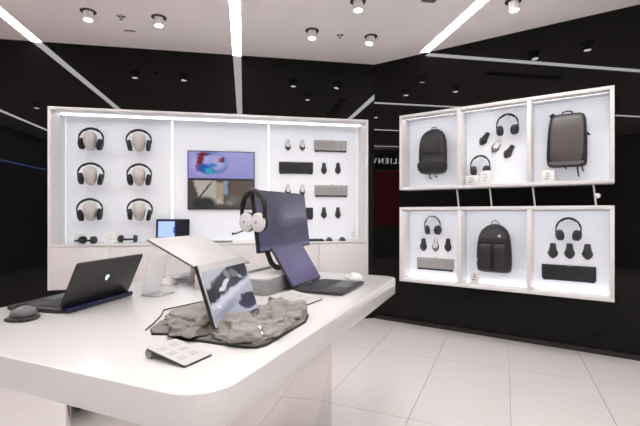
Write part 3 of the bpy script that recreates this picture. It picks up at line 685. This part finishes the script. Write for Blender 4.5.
# white laptop on a riser
s_w = screen('screen_white_laptop', (.3, .35, .45), [('e', .5, .5, .4, .4, 0, .6, (.5, .55, .65))], .6)
m_wlid = mat('white_board_shell', (.60, .585, .575), .4, vary=.01, scale=20)
t = thing('laptop_riser', 'low pale riser block under the white laptop', 'riser', at(FT, -1.158, 1.70, TT))
obj('block', prism(BM(), rrect(.24, .40, .02, 4), 0, .064, .003), m_wlid, t); obj('top_plate', prism(BM(), rrect(.236, .396, .02, 4), .064, .067, .001), m_wlid, t)
t = thing('slanted_board', 'large white slanted board with dark edge on a riser behind tablet', 'board', at(FT, -1.262, 1.698, TT + .067, 90))
Mb = Matrix.Translation((0, -.02, .012)) @ Matrix.Rotation(R(-67.5), 4, 'X') @ Matrix.Rotation(R(90), 4, 'X')
obj('board', prism(BM(), rrect(.40, .365, .008, 4, .02, .1825), .001, .006, .0015), m_wlid, t, Mb)
obj('dark_edge', prism(BM(), rrect(.402, .367, .008, 4, .02, .1825), -.004, .001), m_blk, t, Mb)
obj('foot', box(BM(), (-.17, -.20, 0), (.17, .01, .012), .003), m_wlid, t)
for q in (-.12, .12): obj('hinge', tube(BM(), [(q - .03, -.02, .012), (q + .03, -.02, .012)], .007, 8), m_gry, t)
def lstand(label, M, w_=.09, h_=.16, lean=-14):
    t = thing('sign_holder', label, 'sign holder', M, 'upright sign holders on the table')
    obj('panel', box(BM(), (-w_ / 2, -.002, 0), (w_ / 2, .002, h_), .001), m_acr, t, Matrix.Translation((0, 0, .004)) @ Matrix.Rotation(R(lean), 4, 'X'))
    obj('base_plate', box(BM(), (-w_ / 2, -.006, 0), (w_ / 2, .085, .004), .001), m_alu, t)
lstand('frosted upright sign holder beside the charcoal laptop', at(FT, -1.375, 1.345, TT, -90), .10, .165)
lstand('frosted upright sign holder beside the white mouse', at(FT, -1.37, 1.60, TT, -90) @ Matrix.Rotation(0, 4, 'Z'), .06, .09)
mouse('mouse', 'white mouse on the table in front of the white laptop', m_wht, m_wht, at(FT, -1.50, 1.575, TT, 65), None, .115, .062, .034)
t = thing('closed_notebook', 'thin dark notebook lying beside the white mouse', 'notebook', at(FT, -1.475, 1.70, TT))
obj('cover', prism(BM(), rrect(.13, .11, .006), 0, .008, .001), m_gry, t); obj('pages', prism(BM(), rrect(.122, .10, .005), .008, .011), m_blk2, t)

# monitor on its arm and heavy foot, with a headset over its edge
t = thing('monitor', 'dark desk monitor on bent black arm and grey block foot', 'monitor', at(FT, -.955, 1.70, TT))
o = Vector((-.955, 1.70, TT))
obj('foot', prism(BM(), rrect(.145, .42, .025, 5), 0, .066, .004), mat('grey_foot', (.30, .295, .30), .45, vary=.04), t)
obj('foot_plate', prism(BM(), rrect(.14, .41, .024, 5), .066, .071, .001), m_wlid, t)
ar = [(-.985, 1.90, .977), (-.985, 1.80, .980), (-.988, 1.752, .987), (-1.0, 1.732, 1.01), (-1.02, 1.728, 1.06), (-1.025, 1.728, 1.13)]
obj('arm', tube(BM(), [Vector(p) - o for p in ar], .013, 8, 1.), m_blk, t)
s_mon = screen('screen_monitor', (.05, .045, .085), [('e', .75, .62, .5, .12, 14, .9, (.135, .13, .19)), ('e', .3, .5, .12, .4, 0, .9, (.045, .04, .065)), ('r', .5, .03, 1, .03, 0, .3, (.10, .10, .17))], 1.0, rough=.25, top=(.075, .065, .10), noise_amt=.03)
Mm = Matrix.Translation(Vector((-.985, 1.872, 1.066)) - o) @ Matrix.Rotation(R(90), 4, 'Z') @ Matrix.Rotation(R(-7), 4, 'X')
MW, MH = .545, .294
h_ = obj('panel', box(BM(), (-MW / 2, -.004, 0), (MW / 2, .016, MH), .003), m_blk, t, Mm)
obj('screen', quad(BM(), [(-MW / 2 + .005, -.0045, .008), (MW / 2 - .005, -.0045, .008), (MW / 2 - .005, -.0045, MH - .005), (-MW / 2 + .005, -.0045, MH - .005)]), s_mon, h_, smooth=False)
obj('headset_hook', box(BM(), (-MW / 2 - .04, .0, MH - .028), (-MW / 2 + .002, .012, MH - .020), .002), m_blk, h_)
bm = text_bm('ALIENWARE', .032, .0006, 1.2, 1.1); bmesh.ops.transform(bm, matrix=Matrix.Translation((.14, -.005, .17)) @ Matrix.Rotation(R(90), 4, 'X'), verts=bm.verts)
obj('lettering', bm, mat('dim_letters', (.2, .2, .25), .4, emit=.09, ecol=(.8, .8, 1)), h_)
headphones('headset', 'white headset with black band and boom microphone hung on monitor', mat('pearl_cup', (.74, .73, .74), .35, vary=.02), m_blk, .148, .186, True,
           M=at(FT, -1.004, 1.578, 1.348 - .182, -14, 0, 0), thick=.015, face=8, inset=.52, drop=.045, cr=.038)

# open laptop on the right
s_lr = screen('screen_purple_gradient', (.065, .05, .125), [('e', .55, .45, .5, .22, 20, .8, (.12, .10, .21)), ('e', .2, .8, .3, .3, 0, .8, (.10, .088, .165))], 1.0, rough=.2, top=(.09, .075, .145), noise_amt=.05)
laptop('laptop', 'slim grey laptop with purple gradient screen in front of monitor', at(FT, -.826, 1.775, TT, 90), .315, .235, .208, 33, m_blk2, mat('deck_grey', (.09, .09, .095), .45, vary=.05), s_lr, bez=.004)
mouse('mouse', 'white mouse on the table behind the slim grey laptop', m_wht, m_wht, at(FT, -.70, 2.08, TT, 60), None, .11, .065, .03)

# spec cards
def spec_card(label, M, w_, d):
    t = thing('spec_card', label, 'sign', M, 'sloped spec cards on the table')
    a = math.atan2(.022, w_)
    Mt = Matrix.Translation((-w_ / 2, 0, .026)) @ Matrix.Rotation(a, 4, 'Y')
    obj('plate', prism(BM(), rrect(w_, d, .006, 3, w_ / 2, 0), -.004, 0, .001), m_blk2, t, Mt)
    obj('card_face', prism(BM(), rrect(w_ - .004, d - .004, .005, 3, w_ / 2, 0), 0, .001), mat('card_face', (.50, .49, .485), .5, vary=.03), t, Mt)
    obj('rolled_edge', tube(BM(), [(-w_ / 2 + .004, -d / 2 + .004, .013), (-w_ / 2 + .004, d / 2 - .004, .013)], .011, 10), m_gry, t)
    bm = BM()
    for i in range(3):
        for j in range(2):
            x = w_ * (.22 + .25 * i); y = d * (-.22 + .4 * j)
            box(bm, (x - w_ * .07, y - d * .12, .001), (x + w_ * .07, y + d * .12, .0013))
    obj('print', bm, mat('grey_print', (.40, .39, .39), .4), t, Mt, kind='stuff')
spec_card('small sloped spec card in front of the rock tray', at(FT, -.702, .778, TT, -4), .128, .092)
spec_card('larger sloped spec card between rock tray and slim laptop', at(FT, -.722, 1.452, TT, -6), .15, .165)

# rock display base with tablet
t = thing('rock_display_base', 'grey moulded rock display base on a thin dark tray', 'display base', at(FT, -.78, 1.08, TT)); o = Vector((-.78, 1.08, 0))
tray = [(-.945, .922), (-.905, .888), (-.86, .905), (-.814, .886), (-.70, .892), (-.60, .892), (-.565, .905), (-.552, .94), (-.555, 1.18), (-.585, 1.27), (-.66, 1.315), (-.80, 1.32), (-.93, 1.27), (-.985, 1.17), (-.955, 1.08), (-.985, 1.0)]
tp = [(x - o.x, y - o.y) for x, y in tray]
obj('tray', prism(BM(), tp, 0, .006, .001, 1), m_blk, t); obj('tray_surface', prism(BM(), [(x * .985, y * .985) for x, y in tp], .006, .009, .001, 1), mat('stone_grey_mat', (.20, .185, .17), .7, vary=.2, scale=40), t)
def rock(cx, cy, rx, ry, h, seed, rot=0.):
    bm = BM(); bmesh.ops.create_icosphere(bm, subdivisions=5, radius=1.)
    for v in bm.verts:
        p = v.co.copy(); q = p * 1.3 + Vector((seed * 7.1, seed * 3.3, seed))
        cell = noise.fractal(q, 1.1, 2.1, 3) * .40 + noise.ridged_multi_fractal(q * .7, 1.2, 2., 2, 1., 2.) * .10 - .1
        p *= 1 + cell
        # strata: shallow terraces
        z = max(p.z, -.12) ; st = .22; zz = math.floor(z / st) * st + st * min(1, ((z / st) % 1) * 1.6) ** 2
        z = .45 * z + .55 * zz
        sq = max(0, 1 - abs(v.co.z) ** 3 * .3)
        v.co = Vector((p.x * rx * sq, p.y * ry * sq, max(0, (z + .12) * h)))
    M = Matrix.Translation((cx - o.x, cy - o.y, .009)) @ Matrix.Rotation(R(rot), 4, 'Z')
    obj('rock', bm, m_rock, t, M, ang=25)
rock(-.83, 1.06, .115, .165, .055, 1.0, 12)
rock(-.875, .975, .055, .05, .03, 2.2, 0)
rock(-.655, .965, .085, .075, .050, 3.1, -15)
rock(-.635, 1.09, .075, .085, .048, 4.7, 10)
rock(-.645, 1.20, .065, .09, .046, 5.3, -10)
rock(-.58, 1.02, .03, .09, .025, 6.4, 0)
for (x, y, z) in ((-.588, .955, TT + .034), (-.592, 1.235, TT + .036)):
    bm = BM(); ell(bm, (x - o.x, y - o.y, z - TT), (.010, .010, .012), 12, 8)
    tube(bm, [(x - o.x + .006, y - o.y - .004, z - TT), (x - o.x + .014, y - o.y - .008, z - TT - .008), (x - o.x + .012, y - o.y - .014, .010)], .004, 8)
    obj('chrome_anchor', bm, m_chr, t)
s_tab = screen('screen_snow_mountain', (.36, .36, .44), [
    ('e', .20, .90, .34, .16, 10, .2, (.40, .41, .46)), ('e', .62, .80, .50, .20, 16, .12, (.035, .035, .045)), ('e', .14, .58, .22, .14, 24, .15, (.03, .03, .04)),
    ('e', .42, .70, .13, .05, 50, .25, (.55, .56, .60)), ('e', .50, .84, .05, .10, 30, .3, (.20, .20, .22)), ('e', .66, .84, .06, .12, 60, .3, (.16, .16, .18)), ('e', .80, .76, .03, .07, 60, .3, (.34, .34, .37)),
    ('e', .30, .62, .05, .025, 40, .4, (.62, .63, .68)), ('e', .4, .46, .62, .06, 18, .5, (.52, .52, .60)), ('e', .84, .23, .26, .17, 0, .08, (.045, .045, .075)), ('e', .25, .2, .3, .06, 20, .7, (.24, .24, .32)), ('e', .16, .33, .05, .04, 0, .4, (.60, .61, .68))], 1.0, rough=.1, noise_amt=.16)
TWd, THt = .256, .178
t = thing('tablet', 'upright silver tablet showing snowy mountain picture on rock base', 'tablet', at(FT, -.703, 1.026, .938, 90 + 5) @ Matrix.Rotation(R(-19), 4, 'X'))
obj('back_shell', box(BM(), (-TWd / 2, 0, 0), (TWd / 2, .009, THt), .002), m_blk, t)
obj('silver_bezel', box(BM(), (-TWd / 2 + .004, -.0015, .002), (TWd / 2, 0, THt), .0007), mat('silver_bezel', (.62, .62, .62), .35, metal=.4), t)
obj('screen', quad(BM(), [(-TWd / 2 + .01, -.002, .004), (TWd / 2 - .004, -.002, .004), (TWd / 2 - .004, -.002, THt - .022), (-TWd / 2 + .01, -.002, THt - .022)]), s_tab, t, smooth=False)
tag(obj('security_cable', tube(BM(), [FT @ Vector(p) for p in ((-.955, .915, TT + .0025), (-.97, .94, TT + .0025), (-.985, .971, TT + .0025), (-1.04, 1.062, TT + .0025), (-1.095, 1.13, TT + .0025), (-1.075, 1.23, TT + .0025), (-1.05, 1.33, TT + .0025), (-1.02, 1.42, TT + .0025))], .0022, 6), m_blk),
    'thin dark cable lying on the table around rock base', 'cable')
bpy.context.view_layer.update()
